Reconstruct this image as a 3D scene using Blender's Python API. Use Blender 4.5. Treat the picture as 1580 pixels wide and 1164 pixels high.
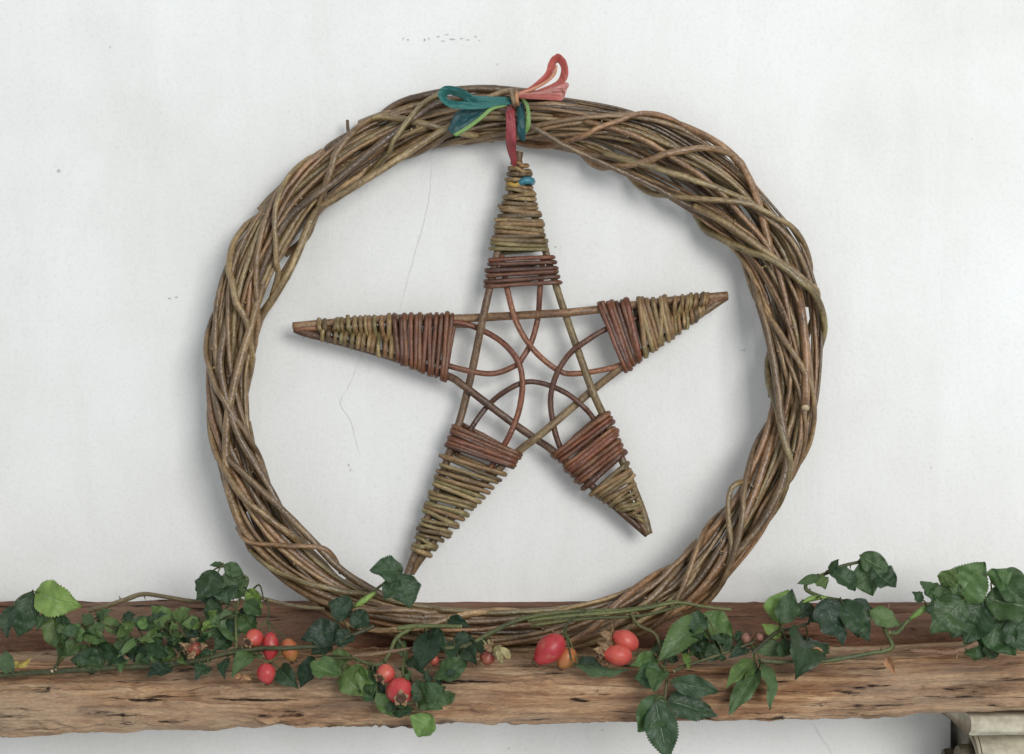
import bpy, math, random
import numpy as np
from mathutils import Vector, Matrix, noise

random.seed(7); rng = np.random.default_rng(7)
for o in list(bpy.data.objects): bpy.data.objects.remove(o)
scn = bpy.context.scene
R = math.radians

# ------------------------------------------------------------------ camera, light, exposure
S = 0.0004            # metres per photo pixel on the wall plane
D = 1.1               # camera distance to the wall
cam = bpy.data.cameras.new('camera'); camo = bpy.data.objects.new('camera', cam)
scn.collection.objects.link(camo)
camo.location = (0, -D, 0); camo.rotation_euler = (R(90), 0, 0)
cam.sensor_fit = 'HORIZONTAL'; cam.angle = 2*math.atan(790*S/D); cam.clip_start = 0.01; cam.clip_end = 50
scn.camera = camo
w = bpy.data.worlds.new('World'); scn.world = w; w.use_nodes = True
w.node_tree.nodes['Background'].inputs[0].default_value = (0.90, 0.96, 1.0, 1)
w.node_tree.nodes['Background'].inputs[1].default_value = 0.64
def area(name, loc, aim, size, power, col):
    l = bpy.data.lights.new(name, 'AREA'); l.shape = 'RECTANGLE'; l.size, l.size_y = size; l.energy = power; l.color = col
    o = bpy.data.objects.new(name, l); scn.collection.objects.link(o); o.location = loc
    o.rotation_euler = (Vector(aim)-Vector(loc)).to_track_quat('-Z', 'Y').to_euler()
area('window_light', (1.0, -2.45, 0.55), (0, 0, 0), (1.05, 1.05), 44, (1.0, 0.985, 0.955))
scn.view_settings.view_transform = 'Standard'; scn.view_settings.look = 'None'
scn.view_settings.exposure = 0.05; scn.view_settings.gamma = 1

# ------------------------------------------------------------------ helpers
COL = scn.collection
def P(px, py, y):
    k = S*(D+y)/D
    return Vector(((px-790)*k, y, (582-py)*k))
def link(o, parent=None):
    COL.objects.link(o)
    if parent is not None: o.parent = parent
    return o
def tag(o, label=None, cat=None, group=None, kind=None):
    if label: o['label'] = label
    if cat: o['category'] = cat
    if group: o['group'] = group
    if kind: o['kind'] = kind
    return o
def empty(name, label, cat, group=None):
    o = bpy.data.objects.new(name, None); o.empty_display_size = .01
    return tag(link(o), label, cat, group)
def mesh(name, verts, faces, mats, parent=None, uvs=None, midx=None, smooth=True):
    me = bpy.data.meshes.new(name); me.from_pydata([tuple(v) for v in verts], [], faces)
    for m in (mats if isinstance(mats, (list, tuple)) else [mats]): me.materials.append(m)
    if midx is not None: me.polygons.foreach_set('material_index', midx)
    if smooth: me.polygons.foreach_set('use_smooth', [True]*len(me.polygons))
    if uvs is not None:
        ul = me.uv_layers.new(name='UVMap')
        vi = np.zeros(len(me.loops), dtype=np.int32); me.loops.foreach_get('vertex_index', vi)
        ul.data.foreach_set('uv', np.asarray(uvs, dtype=np.float32)[vi].ravel())
    me.update()
    return link(bpy.data.objects.new(name, me), parent)
def catmull(pts, n):
    """smooth dense path of n samples per segment; pts of any dimension"""
    p = np.asarray(pts, float); p = np.vstack([2*p[0]-p[1], p, 2*p[-1]-p[-2]]); out = []
    for i in range(1, len(p)-2):
        for k in range(n):
            t = k/n
            out.append(.5*((2*p[i])+(-p[i-1]+p[i+1])*t+(2*p[i-1]-5*p[i]+4*p[i+1]-p[i+2])*t*t+(-p[i-1]+3*p[i]-3*p[i+1]+p[i+2])*t**3))
    out.append(p[-2]); return np.array(out)
def tube(name, pts, rad, mats, parent=None, sides=10, knob=0.0, wob=0.0, cap_out=.25):
    p = np.asarray(pts, float); n = len(p)
    r = np.full(n, rad, float) if np.isscalar(rad) else np.asarray(rad, float)
    t = np.gradient(p, axis=0); t /= np.linalg.norm(t, axis=1)[:, None]+1e-12
    a = np.cross(t[0], (0.3, 1, .2)); a /= np.linalg.norm(a); A = [a]
    for i in range(1, n):
        a = A[-1]-t[i]*np.dot(A[-1], t[i]); a /= np.linalg.norm(a)+1e-12; A.append(a)
    A = np.array(A); B = np.cross(t, A)
    ln = np.concatenate([[0], np.cumsum(np.linalg.norm(np.diff(p, axis=0), axis=1))])
    if knob:                                            # leaf-scar joints along the rod
        r = r.copy(); s = random.uniform(.004, .03)
        while s < ln[-1]:
            r *= 1+knob*np.exp(-((ln-s)/.0016)**2); s += random.uniform(.018, .045)
    off = random.uniform(0, 9); vs = []; uv = []
    ph = random.uniform(0, 6.28)
    for k in range(sides):
        c, s_ = math.cos(k*2*math.pi/sides), math.sin(k*2*math.pi/sides)
        rr = r*(1+wob*np.sin(ln*170+ph+k*1.7)*np.sin(ln*61+k))
        vs.append(p+(A*c+B*s_)*rr[:, None])
        uv.append(np.stack([ln+off, np.full(n, k/sides)], 1))
    V = np.stack(vs, 1).reshape(-1, 3); U = np.stack(uv, 1).reshape(-1, 2)
    F = []; M = []
    for i in range(n-1):
        for k in range(sides):
            k2 = (k+1) % sides
            F.append((i*sides+k, i*sides+k2, (i+1)*sides+k2, (i+1)*sides+k)); M.append(0)
    nb = len(V); V = np.vstack([V, p[0]-t[0]*r[0]*cap_out, p[-1]+t[-1]*r[-1]*cap_out]); U = np.vstack([U, U[0], U[-1]])
    two = 1 if isinstance(mats, (list, tuple)) and len(mats) > 1 else 0
    for k in range(sides):
        k2 = (k+1) % sides
        F.append((nb, k2, k)); M.append(two); F.append((nb+1, (n-1)*sides+k, (n-1)*sides+k2)); M.append(two)
    return mesh(name, V, F, mats, parent, U, M)

# ------------------------------------------------------------------ materials
def mat(name, rough=.6, spec=.4):
    m = bpy.data.materials.new(name); m.use_nodes = True; nt = m.node_tree
    b = nt.nodes['Principled BSDF']; b.inputs['Roughness'].default_value = rough
    b.inputs['Specular IOR Level'].default_value = spec
    return m, nt, b
def N(nt, typ, **kw):
    n = nt.nodes.new(typ)
    for k, v in kw.items():
        if k in n.inputs: n.inputs[k].default_value = v
        else: setattr(n, k, v)
    return n
def ramp(nt, src, stops):
    r = nt.nodes.new('ShaderNodeValToRGB'); e = r.color_ramp.elements
    while len(e) < len(stops): e.new(.5)
    for el, (p, c) in zip(e, stops):
        el.position = p; el.color = (*c, 1) if len(c) == 3 else c
    nt.links.new(src, r.inputs[0]); return r.outputs[0]
def mix(nt, fac, a, b, mode='MIX'):
    m = nt.nodes.new('ShaderNodeMix'); m.data_type = 'RGBA'; m.blend_type = mode
    for s, v in ((m.inputs[0], fac), (m.inputs[6], a), (m.inputs[7], b)):
        if hasattr(v, 'links') or hasattr(v, 'is_linked'): nt.links.new(v, s)
        else: s.default_value = v if not isinstance(v, tuple) else (*v, 1)
    return m.outputs[2]
def mapped(nt, out, scale):
    c = nt.nodes.new('ShaderNodeTexCoord'); m = N(nt, 'ShaderNodeMapping'); m.inputs['Scale'].default_value = scale
    nt.links.new(c.outputs[out], m.inputs[0]); return m.outputs[0]
def noise_n(nt, vec, scale, detail=4, rough=.55, dist=0):
    n = N(nt, 'ShaderNodeTexNoise', Scale=scale, Detail=detail, Roughness=rough, Distortion=dist)
    if vec is not None: nt.links.new(vec, n.inputs['Vector'])
    return n.outputs[0]
def bump(nt, b, h, strength, dist):
    n = N(nt, 'ShaderNodeBump', Strength=strength, Distance=dist); nt.links.new(h, n.inputs['Height'])
    nt.links.new(n.outputs[0], b.inputs['Normal'])

def bark(name, dark, mid, light, rough=.5, spec=.45):
    m, nt, b = mat(name, rough, spec)
    uv = mapped(nt, 'UV', (55, 2.5, 1)); uv2 = mapped(nt, 'UV', (420, 6, 1))
    n1 = noise_n(nt, uv, 1, 4, .6); n2 = noise_n(nt, uv2, 1, 3, .6)
    info = nt.nodes.new('ShaderNodeObjectInfo')
    c = ramp(nt, n1, [(.25, dark), (.52, mid), (.78, light)])
    v = ramp(nt, info.outputs['Random'], [(0, (.42, .38, .36)), (.25, (.85, .80, .70)), (.45, (1.1, .86, .74)), (.6, (1.05, .98, .84)), (.8, (.85, .95, .75)), (1, (1.5, 1.42, 1.26))])
    c = mix(nt, 1.0, c, v, 'MULTIPLY')
    c = mix(nt, .7, c, ramp(nt, n2, [(.3, (.38, .34, .32)), (.58, (1, 1, 1)), (.75, (1.25, 1.2, 1.1))]), 'MULTIPLY')
    nt.links.new(c, b.inputs['Base Color'])
    nt.links.new(ramp(nt, n1, [(.2, (rough-.1,)*3), (.8, (rough+.2,)*3)]), b.inputs['Roughness'])
    ad = N(nt, 'ShaderNodeMath', operation='ADD'); nt.links.new(n1, ad.inputs[0]); nt.links.new(n2, ad.inputs[1])
    bump(nt, b, ad.outputs[0], .8, .0007)
    return m
M_ring = bark('willow_bark', (.080, .047, .024), (.23, .152, .080), (.50, .36, .21), .30, .75)
M_frame = bark('frame_bark', (.085, .050, .030), (.21, .130, .075), (.36, .25, .155), .38, .55)
M_frame2 = bark('frame_bark_reddish', (.075, .036, .022), (.20, .105, .060), (.34, .21, .13), .38, .55)
M_red = bark('red_willow_bark', (.060, .020, .011), (.17, .066, .034), (.31, .15, .085), .36, .6)
M_olive = bark('olive_willow_bark', (.085, .057, .026), (.235, .168, .086), (.44, .335, .195), .40, .55)
M_green = bark('green_stem_bark', (.030, .040, .014), (.085, .100, .038), (.16, .17, .07), .45)
M_lime = bark('young_stem_bark', (.10, .17, .04), (.17, .27, .07), (.25, .36, .12), .45)
M_twig = bark('dry_twig_bark', (.11, .075, .05), (.22, .155, .105), (.33, .24, .17), .6)
def plain(name, c1, c2, scale=300, rough=.7, spec=.3, bmp=.3):
    m, nt, b = mat(name, rough, spec); v = mapped(nt, 'Object', (1, 1, 1)); n = noise_n(nt, v, scale, 5, .6)
    nt.links.new(ramp(nt, n, [(.3, c1), (.7, c2)]), b.inputs['Base Color']); bump(nt, b, n, bmp, .0006); return m
M_cut = plain('cut_wood', (.36, .27, .17), (.55, .44, .30), 900)
M_sepal = plain('dry_sepal', (.10, .055, .03), (.34, .22, .12), 500)
M_seed = plain('hip_crown', (.035, .018, .012), (.12, .06, .035), 1500)
M_yellow = plain('yellowed_petal', (.30, .22, .05), (.55, .45, .13), 300)
M_tan = plain('dry_leaf_brown', (.30, .15, .07), (.50, .28, .15), 300)
M_palesep = plain('pale_sepal', (.20, .17, .07), (.42, .36, .19), 300)

def leafmat(name, c1, c2, vein, rough=.42):
    m, nt, b = mat(name, rough-.06, .5)
    tc = nt.nodes.new('ShaderNodeTexCoord'); sp = nt.nodes.new('ShaderNodeSeparateXYZ'); nt.links.new(tc.outputs['UV'], sp.inputs[0])
    def ma(op, a, bb=None, c=None):
        n = nt.nodes.new('ShaderNodeMath'); n.operation = op
        for i, x in enumerate((a, bb, c)):
            if x is None: continue
            if isinstance(x, (int, float)): n.inputs[i].default_value = x
            else: nt.links.new(x, n.inputs[i])
        return n.outputs[0]
    au = ma('ABSOLUTE', ma('SUBTRACT', sp.outputs[0], .5))
    nz = noise_n(nt, mapped(nt, 'UV', (1, 1, 1)), 7, 3)
    f = ma('FRACT', ma('ADD', ma('SUBTRACT', ma('MULTIPLY', sp.outputs[1], 8.0), ma('MULTIPLY', au, 5.5)), ma('MULTIPLY', nz, .25)))
    side = ma('SUBTRACT', 1.0, ma('MULTIPLY', ma('ABSOLUTE', ma('SUBTRACT', f, .5)), 9.0)); side = ma('MAXIMUM', side, 0.0)
    rib = ma('MAXIMUM', ma('SUBTRACT', 1.0, ma('MULTIPLY', au, 26.0)), 0.0)
    v = ma('MINIMUM', ma('ADD', ma('MULTIPLY', side, .45), rib), 1.0)
    info = nt.nodes.new('ShaderNodeObjectInfo')
    n1 = noise_n(nt, mapped(nt, 'Object', (1, 1, 1)), 130, 5, .65)
    c = ramp(nt, n1, [(.3, c1), (.7, c2)])
    c = mix(nt, 1.0, c, ramp(nt, info.outputs['Random'], [(0, (.62, .68, .68)), (.4, (1, 1, 1)), (.65, (1.35, 1.2, .85)), (.85, (1.1, 1.2, 1.1)), (1, (1.6, 1.4, .9))]), 'MULTIPLY')
    c = mix(nt, ma('MULTIPLY', v, .75), c, vein)
    blot = noise_n(nt, mapped(nt, 'Object', (1, 1, 1)), 260, 3)
    c = mix(nt, ramp(nt, blot, [(.68, (0, 0, 0)), (.76, (.6, .6, .6))]), c, (.10, .075, .03))
    nt.links.new(c, b.inputs['Base Color'])
    h = ma('ADD', ma('MULTIPLY', v, -1.0), ma('MULTIPLY', noise_n(nt, mapped(nt, 'UV', (1, 1.6, 1)), 22, 3), .9))
    bump(nt, b, h, .5, .0007)
    tr = nt.nodes.new('ShaderNodeBsdfTranslucent'); nt.links.new(c, tr.inputs[0])
    mx = nt.nodes.new('ShaderNodeMixShader'); mx.inputs[0].default_value = .18
    nt.links.new(b.outputs[0], mx.inputs[1]); nt.links.new(tr.outputs[0], mx.inputs[2])
    nt.links.new(mx.outputs[0], nt.nodes['Material Output'].inputs[0])
    return m
LEAF = {'k': leafmat('leaf_deep_green', (.014, .035, .017), (.030, .060, .028), (.055, .10, .05)),
        'd': leafmat('leaf_dark_green', (.024, .055, .022), (.050, .098, .040), (.095, .155, .07)),
        'm': leafmat('leaf_mid_green', (.052, .098, .032), (.098, .165, .058), (.17, .24, .11)),
        'l': leafmat('leaf_light_green', (.10, .18, .050), (.175, .275, .09), (.25, .34, .15), .5)}
def hipmat(name, a, b_, c_):
    m, nt, b = mat(name, .36, .45)
    n = noise_n(nt, mapped(nt, 'Object', (1, 1, 1)), 90, 4, .6); g = noise_n(nt, mapped(nt, 'Object', (1, 1, 1)), 1400, 2)
    c = ramp(nt, n, [(.3, a), (.52, b_), (.75, c_)])
    bl = noise_n(nt, mapped(nt, 'Object', (1, 1, 1)), 210, 4, .7)
    c = mix(nt, ramp(nt, bl, [(.56, (0, 0, 0)), (.70, (.65, .65, .65))]), c, (.36, .15, .06))
    c = mix(nt, ramp(nt, g, [(.62, (0, 0, 0)), (.72, (.5, .5, .5))]), c, (.30, .10, .05))
    nt.links.new(c, b.inputs['Base Color'])
    b.inputs['Subsurface Weight'].default_value = .12; b.inputs['Subsurface Radius'].default_value = (.004, .001, .0006)
    wr = noise_n(nt, mapped(nt, 'Object', (1, 1, 1)), 420, 5, .65); bump(nt, b, wr, .3, .0009); return m
M_hipred = hipmat('hip_red', (.33, .022, .030), (.42, .036, .042), (.48, .08, .055))
M_hipcor = hipmat('hip_coral', (.42, .045, .042), (.48, .075, .056), (.52, .13, .075))
M_hiporg = hipmat('hip_orange', (.36, .075, .03), (.38, .14, .045), (.33, .18, .06))
M_hipdry = hipmat('hip_shrivelled', (.10, .02, .015), (.20, .035, .025), (.28, .10, .05))

def woodmat(name, cols, grey, crackc=(.022, .012, .008), pale=None):
    m, nt, b = mat(name, .75, .25)
    v1 = mapped(nt, 'Object', (13, 140, 140)); n1 = noise_n(nt, v1, 1, 12, .72, .25)
    v2 = mapped(nt, 'Object', (4, 14, 14)); n2 = noise_n(nt, v2, 1.6, 4, .6, .3)
    v3 = mapped(nt, 'Object', (22, 230, 230)); n3 = noise_n(nt, v3, 1, 8, .66, .3)
    v4 = mapped(nt, 'Object', (260, 1000, 1000)); n4 = noise_n(nt, v4, 1, 8, .75)
    c = ramp(nt, n1, [(.34, cols[0]), (.47, cols[1]), (.58, cols[2]), (.72, cols[3])])
    c = mix(nt, ramp(nt, n2, [(.42, (0, 0, 0)), (.66, (.75, .75, .75))]), c, grey)
    v5 = mapped(nt, 'Object', (7, 30, 30)); n5 = noise_n(nt, v5, 1.1, 5, .6, .5)
    c = mix(nt, ramp(nt, n5, [(.58, (0, 0, 0)), (.70, (.7, .7, .7))]), c, tuple(x*.35 for x in cols[1]))
    c = mix(nt, ramp(nt, n3, [(.35, (.95, .95, .95)), (.405, (0, 0, 0))]), c, crackc)
    c = mix(nt, .6, c, ramp(nt, n4, [(.3, (.42, .38, .36)), (.62, (1.15, 1.15, 1.15))]), 'MULTIPLY')
    nt.links.new(c, b.inputs['Base Color'])
    ad = N(nt, 'ShaderNodeMath', operation='ADD'); nt.links.new(ramp(nt, n3, [(.27, (0, 0, 0)), (.42, (1, 1, 1))]), ad.inputs[0]); nt.links.new(n4, ad.inputs[1])
    bump(nt, b, ad.outputs[0], .9, .002); return m
M_log = woodmat('weathered_wood', [(.10, .042, .021), (.37, .188, .094), (.60, .365, .20), (.80, .60, .41)], (.52, .39, .27))
M_rail = woodmat('old_red_wood', [(.075, .030, .018), (.20, .088, .050), (.31, .155, .092), (.40, .24, .155)], (.29, .19, .13))

# wall plaster
M_wall, nt, b = mat('white_plaster', .75, .25)
v = mapped(nt, 'Object', (1, 1, 1))
na = noise_n(nt, v, 5, 5, .6); nb = noise_n(nt, v, 420, 4, .7); nc = noise_n(nt, v, 46, 5, .6)
c = ramp(nt, na, [(.3, (.70, .695, .67)), (.5, (.765, .765, .75)), (.68, (.80, .805, .80))])
ntr = noise_n(nt, mapped(nt, 'Object', (26, 1, 7)), 1, 4, .6, .8)
c = mix(nt, .6, c, ramp(nt, ntr, [(.3, (.94, .935, .92)), (.6, (1, 1, 1)), (.8, (1.03, 1.03, 1.03))]), 'MULTIPLY')
c = mix(nt, .5, c, ramp(nt, nb, [(.25, (.82, .82, .82)), (.5, (1, 1, 1))]), 'MULTIPLY')
sp = N(nt, 'ShaderNodeTexVoronoi', Scale=38, Randomness=1.0); nt.links.new(v, sp.inputs['Vector'])
spk = ramp(nt, sp.outputs['Distance'], [(.035, (1, 1, 1)), (.06, (0, 0, 0))])
gate = ramp(nt, noise_n(nt, v, 19, 2), [(.58, (0, 0, 0)), (.62, (.6, .6, .6))])
c = mix(nt, mix(nt, 1.0, spk, gate, 'MULTIPLY'), c, (.33, .32, .31))
nt.links.new(c, b.inputs['Base Color'])
ad = N(nt, 'ShaderNodeMath', operation='MULTIPLY_ADD'); ad.inputs[1].default_value = .35
nm = N(nt, 'ShaderNodeMath', operation='MULTIPLY_ADD'); nm.inputs[1].default_value = 1.6; nt.links.new(ntr, nm.inputs[0]); nt.links.new(nc, nm.inputs[2])
nt.links.new(nb, ad.inputs[0]); nt.links.new(nm.outputs[0], ad.inputs[2]); bump(nt, b, ad.outputs[0], .17, .003)
M_crack = plain('crack_grey', (.50, .49, .475), (.64, .635, .62), 800, .9, .1)
M_scuff = plain('scuff_grey', (.36, .35, .35), (.60, .59, .58), 900, .9, .1)
M_stone = plain('cream_stone', (.36, .32, .24), (.58, .535, .42), 160, .85, .2, .5)
M_stonedk = plain('dark_stone', (.10, .085, .06), (.21, .18, .13), 160, .85, .2, .5)  # darker brown tone of the corbel stone, used for the volutes

# ------------------------------------------------------------------ wall
def wall_h(x, z): return .0011*noise.noise((x*7, z*7, 3.1))+.0005*noise.noise((x*24, z*24, 8.2))
nx, nz_ = 170, 130; X = np.linspace(-.62, .62, nx); Z = np.linspace(-.48, .48, nz_)
vs = [(x, wall_h(x, z), z) for z in Z for x in X]
fs = [(j*nx+i, j*nx+i+1, (j+1)*nx+i+1, (j+1)*nx+i) for j in range(nz_-1) for i in range(nx-1)]
wall = tag(mesh('wall', vs, fs, M_wall), kind='structure')
def strip(name, pts, width, m, jit=1.2):
    pp = catmull(pts, 9); V = []; F = []
    for i, (a, c) in enumerate(pp):
        a += random.uniform(-jit, jit)*.5; c += random.uniform(-jit, jit)*.3
        wd = width*random.uniform(.35, 1.0)*(.3+.7*math.sin(math.pi*min(1, (i+.5)/len(pp))))
        for s_ in (-1, 1):
            q = P(a+s_*wd/2, c, 0); V.append((q.x, wall_h(q.x, q.z)-.00025, q.z))
        if i: F.append((2*i-2, 2*i-1, 2*i+1, 2*i))
    mesh(name, V, F, m, wall)
strip('crack', [(666, 236), (664, 290), (656, 335), (641, 390), (627, 440), (616, 482)], 1.25, M_crack)
strip('crack', [(560, 540), (541, 590), (525, 622), (540, 648), (549, 680), (556, 702)], 1.4, M_crack)
strip('crack', [(1255, 1116), (1262, 1130), (1275, 1150), (1290, 1172)], 1.4, M_crack)
strip('crack', [(380, 860), (366, 880), (352, 890)], 1.0, M_crack)
def fleck(px, py, rx, ry, m=M_scuff, name='scuff_mark'):
    n = 9; a0 = random.uniform(0, 6)
    V = []
    for k in range(n):
        a = k*2*math.pi/n; q = P(px+rx*math.cos(a)*random.uniform(.5, 1.1), py+ry*math.sin(a)*random.uniform(.5, 1.1), 0)
        V.append((q.x, wall_h(q.x, q.z)-.00025, q.z))
    mesh(name, V, [tuple(range(n))], m, wall, smooth=False)
for px, py, rx, ry in [(622, 60, 2, 3), (630, 62, 3, 2), (655, 62, 2, 3), (662, 60, 3, 2), (676, 57, 4, 2), (690, 54, 6, 1.5), (697, 61, 7, 2),
                       (712, 60, 5, 1.5), (722, 62, 4, 1.5), (734, 57, 3, 2), (740, 63, 2, 1.5), (684, 64, 5, 1.2),
                       (262, 461, 4, 2), (272, 459, 4, 2), (538, 718, 2, 4), (541, 725, 1.5, 3), (1147, 541, 9, .9), (905, 345, 1.5, 1.5),
                       (857, 381, 3, 2), (1437, 722, 1.5, 1.5), (1500, 215, 1.5, 1.5), (170, 73, 1.5, 3), (445, 173, 1.5, 1.2), (930, 1127, 4, 1)]:
    fleck(px, py, rx*.8, ry*.8)

# ------------------------------------------------------------------ mantel shelf
shelf = empty('mantel_shelf', 'rough old timber mantel shelf with grainy front edge below the wreath', 'shelf')
def interp(tab, x): return float(np.interp(x, [t[0] for t in tab], [t[1] for t in tab]))
LOGBOT = [(-300, 1142), (0, 1137), (100, 1136), (250, 1131), (400, 1129), (560, 1124), (650, 1120), (740, 1113), (790, 1120), (900, 1117), (1000, 1118), (1150, 1116), (1250, 1114), (1400, 1109), (1450, 1105), (1580, 1101), (1900, 1098)]
LOGTOP = [(-300, 1046), (0, 1042), (200, 1038), (420, 1038), (700, 1031), (900, 1033), (1100, 1035), (1250, 1032), (1400, 1029), (1580, 1020), (1900, 1020)]
KF = S*(D-.10)/D
def zpx(py): return (582-py)*KF
def sweep(name, prof, nx, m, amp, seed, x0=-.43, x1=.43, gouge=()):
    V = []; F = []; nv = len(prof(0.0))
    for i in range(nx):
        x = x0+(x1-x0)*i/(nx-1); pr = prof(x)
        tn = np.gradient(pr, axis=0); nr = np.stack([-tn[:, 1], tn[:, 0]], 1); nr /= np.linalg.norm(nr, axis=1)[:, None]+1e-9
        acc = np.concatenate([[0], np.cumsum(np.linalg.norm(np.diff(pr, axis=0), axis=1))])
        pxx = 790+x/KF; near = [g for g in gouge if abs(g[0]-pxx) < g[2]*1.7]
        for k in range(nv):
            s = acc[k]
            d = .8*noise.noise((x*14, s*45, seed))+.34*noise.noise((x*34, s*190, seed+5))+.40*noise.noise((x*70, s*620, seed+9))+.34*noise.noise((x*210, s*900, seed+13))
            c = noise.noise((x*16+s*9, s*230, seed+20)); g = noise.noise((x*9, s*60, seed+30))
            if g > -.05: d -= 1.9*max(0, .16-abs(c))/.16*min(1, (g+.05)*4)
            if near and pr[k, 0] < -.09:
                py = 582-pr[k, 1]/KF; wv = 2.5*noise.noise((x*60, 3, seed))
                for gx, gy, lx, lz, dp in near:
                    d -= 1.15*dp*math.exp(-((pxx-gx)/lx)**4-((py+wv-gy)/lz)**2)
            if gouge: d *= 1.45-.6/(1+math.exp(-(x+.02)*40))
            V.append((x, pr[k, 0]+nr[k, 0]*d*amp, pr[k, 1]+nr[k, 1]*d*amp))
        if i: F += [((i-1)*nv+k, (i-1)*nv+k+1, i*nv+k+1, i*nv+k) for k in range(nv-1)]
    F.append(tuple(range(nv))[::-1]); F.append(tuple((nx-1)*nv+k for k in range(nv)))
    return mesh(name, V, F, m, shelf)
def resample(pts, n):
    pts = np.asarray(pts, float); d = np.concatenate([[0], np.cumsum(np.linalg.norm(np.diff(pts, axis=0), axis=1))])
    s = np.linspace(0, d[-1], n); return np.stack([np.interp(s, d, pts[:, 0]), np.interp(s, d, pts[:, 1])], 1)
def logprof(x):
    px = 790+x/KF; zt = zpx(interp(LOGTOP, px))+.0015*noise.noise((x*9, 1, 2)); zb = zpx(interp(LOGBOT, px))+.0019*noise.noise((x*26, 4, 2))+.0012*noise.noise((x*80, 4, 2))
    f = -.104+.0025*noise.noise((x*7, 7, 7)); h = zt-zb
    return np.vstack([resample([(-.022, zt+.001), (-.060, zt+.0006), (-.076, zt+.0002)], 26)[:-1], resample([(-.076, zt+.0002), (-.087, zt-.0018), (-.096, zt-.0055), (-.1015, zt-.0108), (f-.0008, zt-h*.55),
                     (f+.0022, zb+.0085), (f+.0062, zb+.0035), (f+.0095, zb+.0012), (f+.014, zb)], 92), resample([(f+.0145, zb), (-.06, zb+.002), (-.01, zb+.004)], 10)])
GOUGE = [(98, 1063, 26, 2.2, 2.2), (88, 1067, 10, 2, 2), (165, 1091, 34, 3.2, 3.2), (205, 1104, 10, 5, 3), (190, 1066, 20, 2, 2), (206, 1071, 8, 2.4, 2.6), (283, 1084, 26, 3, 3), (330, 1066, 28, 2.4, 2.2), (300, 1068, 14, 1.6, 1.6), (20, 1095, 16, 4, 2),
         (430, 1104, 40, 2.2, 2.6), (300, 1112, 34, 3.2, 2.2), (455, 1111, 20, 1.8, 2), (120, 1110, 30, 3, 2.2), (250, 1112, 22, 2.2, 2), (742, 1091, 15, 2.6, 2.6), (735, 1107, 40, 3.4, 3.5), (800, 1059, 14, 2.2, 2), (845, 1057, 9, 2, 2.2), (870, 1052, 26, 1.6, 1.5),
         (921, 1068, 2.6, 2.2, 2.5), (1424, 1060, 2.4, 2.2, 2.4), (1510, 1064, 12, 2.4, 2.6), (1543, 1061, 9, 2.4, 2.2), (1330, 1092, 30, 2.6, 1.6), (1240, 1078, 40, 2.0, 1.5), (640, 1112, 40, 2.4, 2.2), (960, 1112, 50, 2.2, 2), (1130, 1108, 40, 2.2, 2), (1560, 1086, 20, 5, 2.4), (60, 1122, 40, 2, 2), (560, 1098, 30, 2, 1.6), (880, 1098, 50, 1.8, 1.4)]
sweep('front_log', logprof, 820, M_log, .0010, 3.3, gouge=GOUGE)
def railprof(x):
    t = .0016*noise.noise((x*8, 2, 9))
    return resample([(.004, -.1385+t), (-.009, -.1396+t), (-.0135, -.1415+t), (-.0140, -.1435+t), (-.0152, -.1437+t), (-.021, -.1465+t), (-.0255, -.151), (-.028, -.157), (-.028, -.164), (-.026, -.171), (-.02, -.175), (.004, -.175)], 70)
sweep('back_rail', railprof, 420, M_rail, .0006, 11.7)

# ------------------------------------------------------------------ stone corbel under the shelf
corbel = empty('stone_corbel', 'cream carved stone corbel supporting the right end of the shelf', 'corbel')
def prism(name, prof, x0, x1, m, parent, bev=.0015):
    """profile (y,z) closed, extruded along x with softened, slightly uneven ends"""
    n = len(prof); prof = np.asarray(prof, float); c = prof.mean(0); V = []; F = []
    st = [(x0, 1-bev/.03), (x0+bev, 1.0)]+[(x0+bev+(x1-x0-2*bev)*k/8, 1.0) for k in range(1, 9)]+[(x1, 1-bev/.03)]
    for i, (x, sc) in enumerate(st):
        for k in range(n):
            q = c+(prof[k]-c)*sc; d = .0005*noise.noise((x*60, q[0]*120, q[1]*120)); V.append((x+d, q[0]+d, q[1]+d))
        if i: F += [((i-1)*n+k, (i-1)*n+(k+1) % n, i*n+(k+1) % n, i*n+k) for k in range(n)]
    F.append(tuple(range(n))); F.append(tuple((len(st)-1)*n+k for k in range(n))[::-1])
    o = mesh(name, V, F, m, parent, smooth=True); return o
def rounded(pts, n=5):
    q = np.asarray(pts+[pts[0]]); out = []
    for i in range(len(pts)):
        for k in range(n): out.append(q[i]+(q[i+1]-q[i])*k/n)
    return out
prism('abacus', rounded([(.004, -.1925), (-.0885, -.1925), (-.0905, -.1955), (-.0895, -.2010), (-.0850, -.2040), (.004, -.2045)]), .2605, .43, M_stone, corbel)
body = [(.004, -.2047)]
for k in range(25):
    a = -math.pi/2+k/24*math.pi*1.15; body.append((-.055-.026*math.cos(a)*1.0, -.2305+.0258*-math.sin(a)))
body += [(-.030, -.262), (-.018, -.275), (.004, -.285)]
prism('scroll_body', body, .2705, .42, M_stone, corbel)
for (yy, zz, r) in [(-.052, -.2315, .0155), (-.016, -.2345, .0085)]:
    prof = [(yy+r*math.cos(a*2*math.pi/28), zz+r*math.sin(a*2*math.pi/28)) for a in range(28)]
    prism('volute', prof, .2625, .2704, M_stonedk, corbel, .002)
for r, xx in ((.026, .2700), (.021, .2700)):
    pts = [(.2696, -.052-r*math.cos(a), -.2315+r*math.sin(a)*.98) for a in np.linspace(-.5, 1.5, 30)]
    tube('carved_ridge', pts, .0011, M_stone, corbel, 8)

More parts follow.
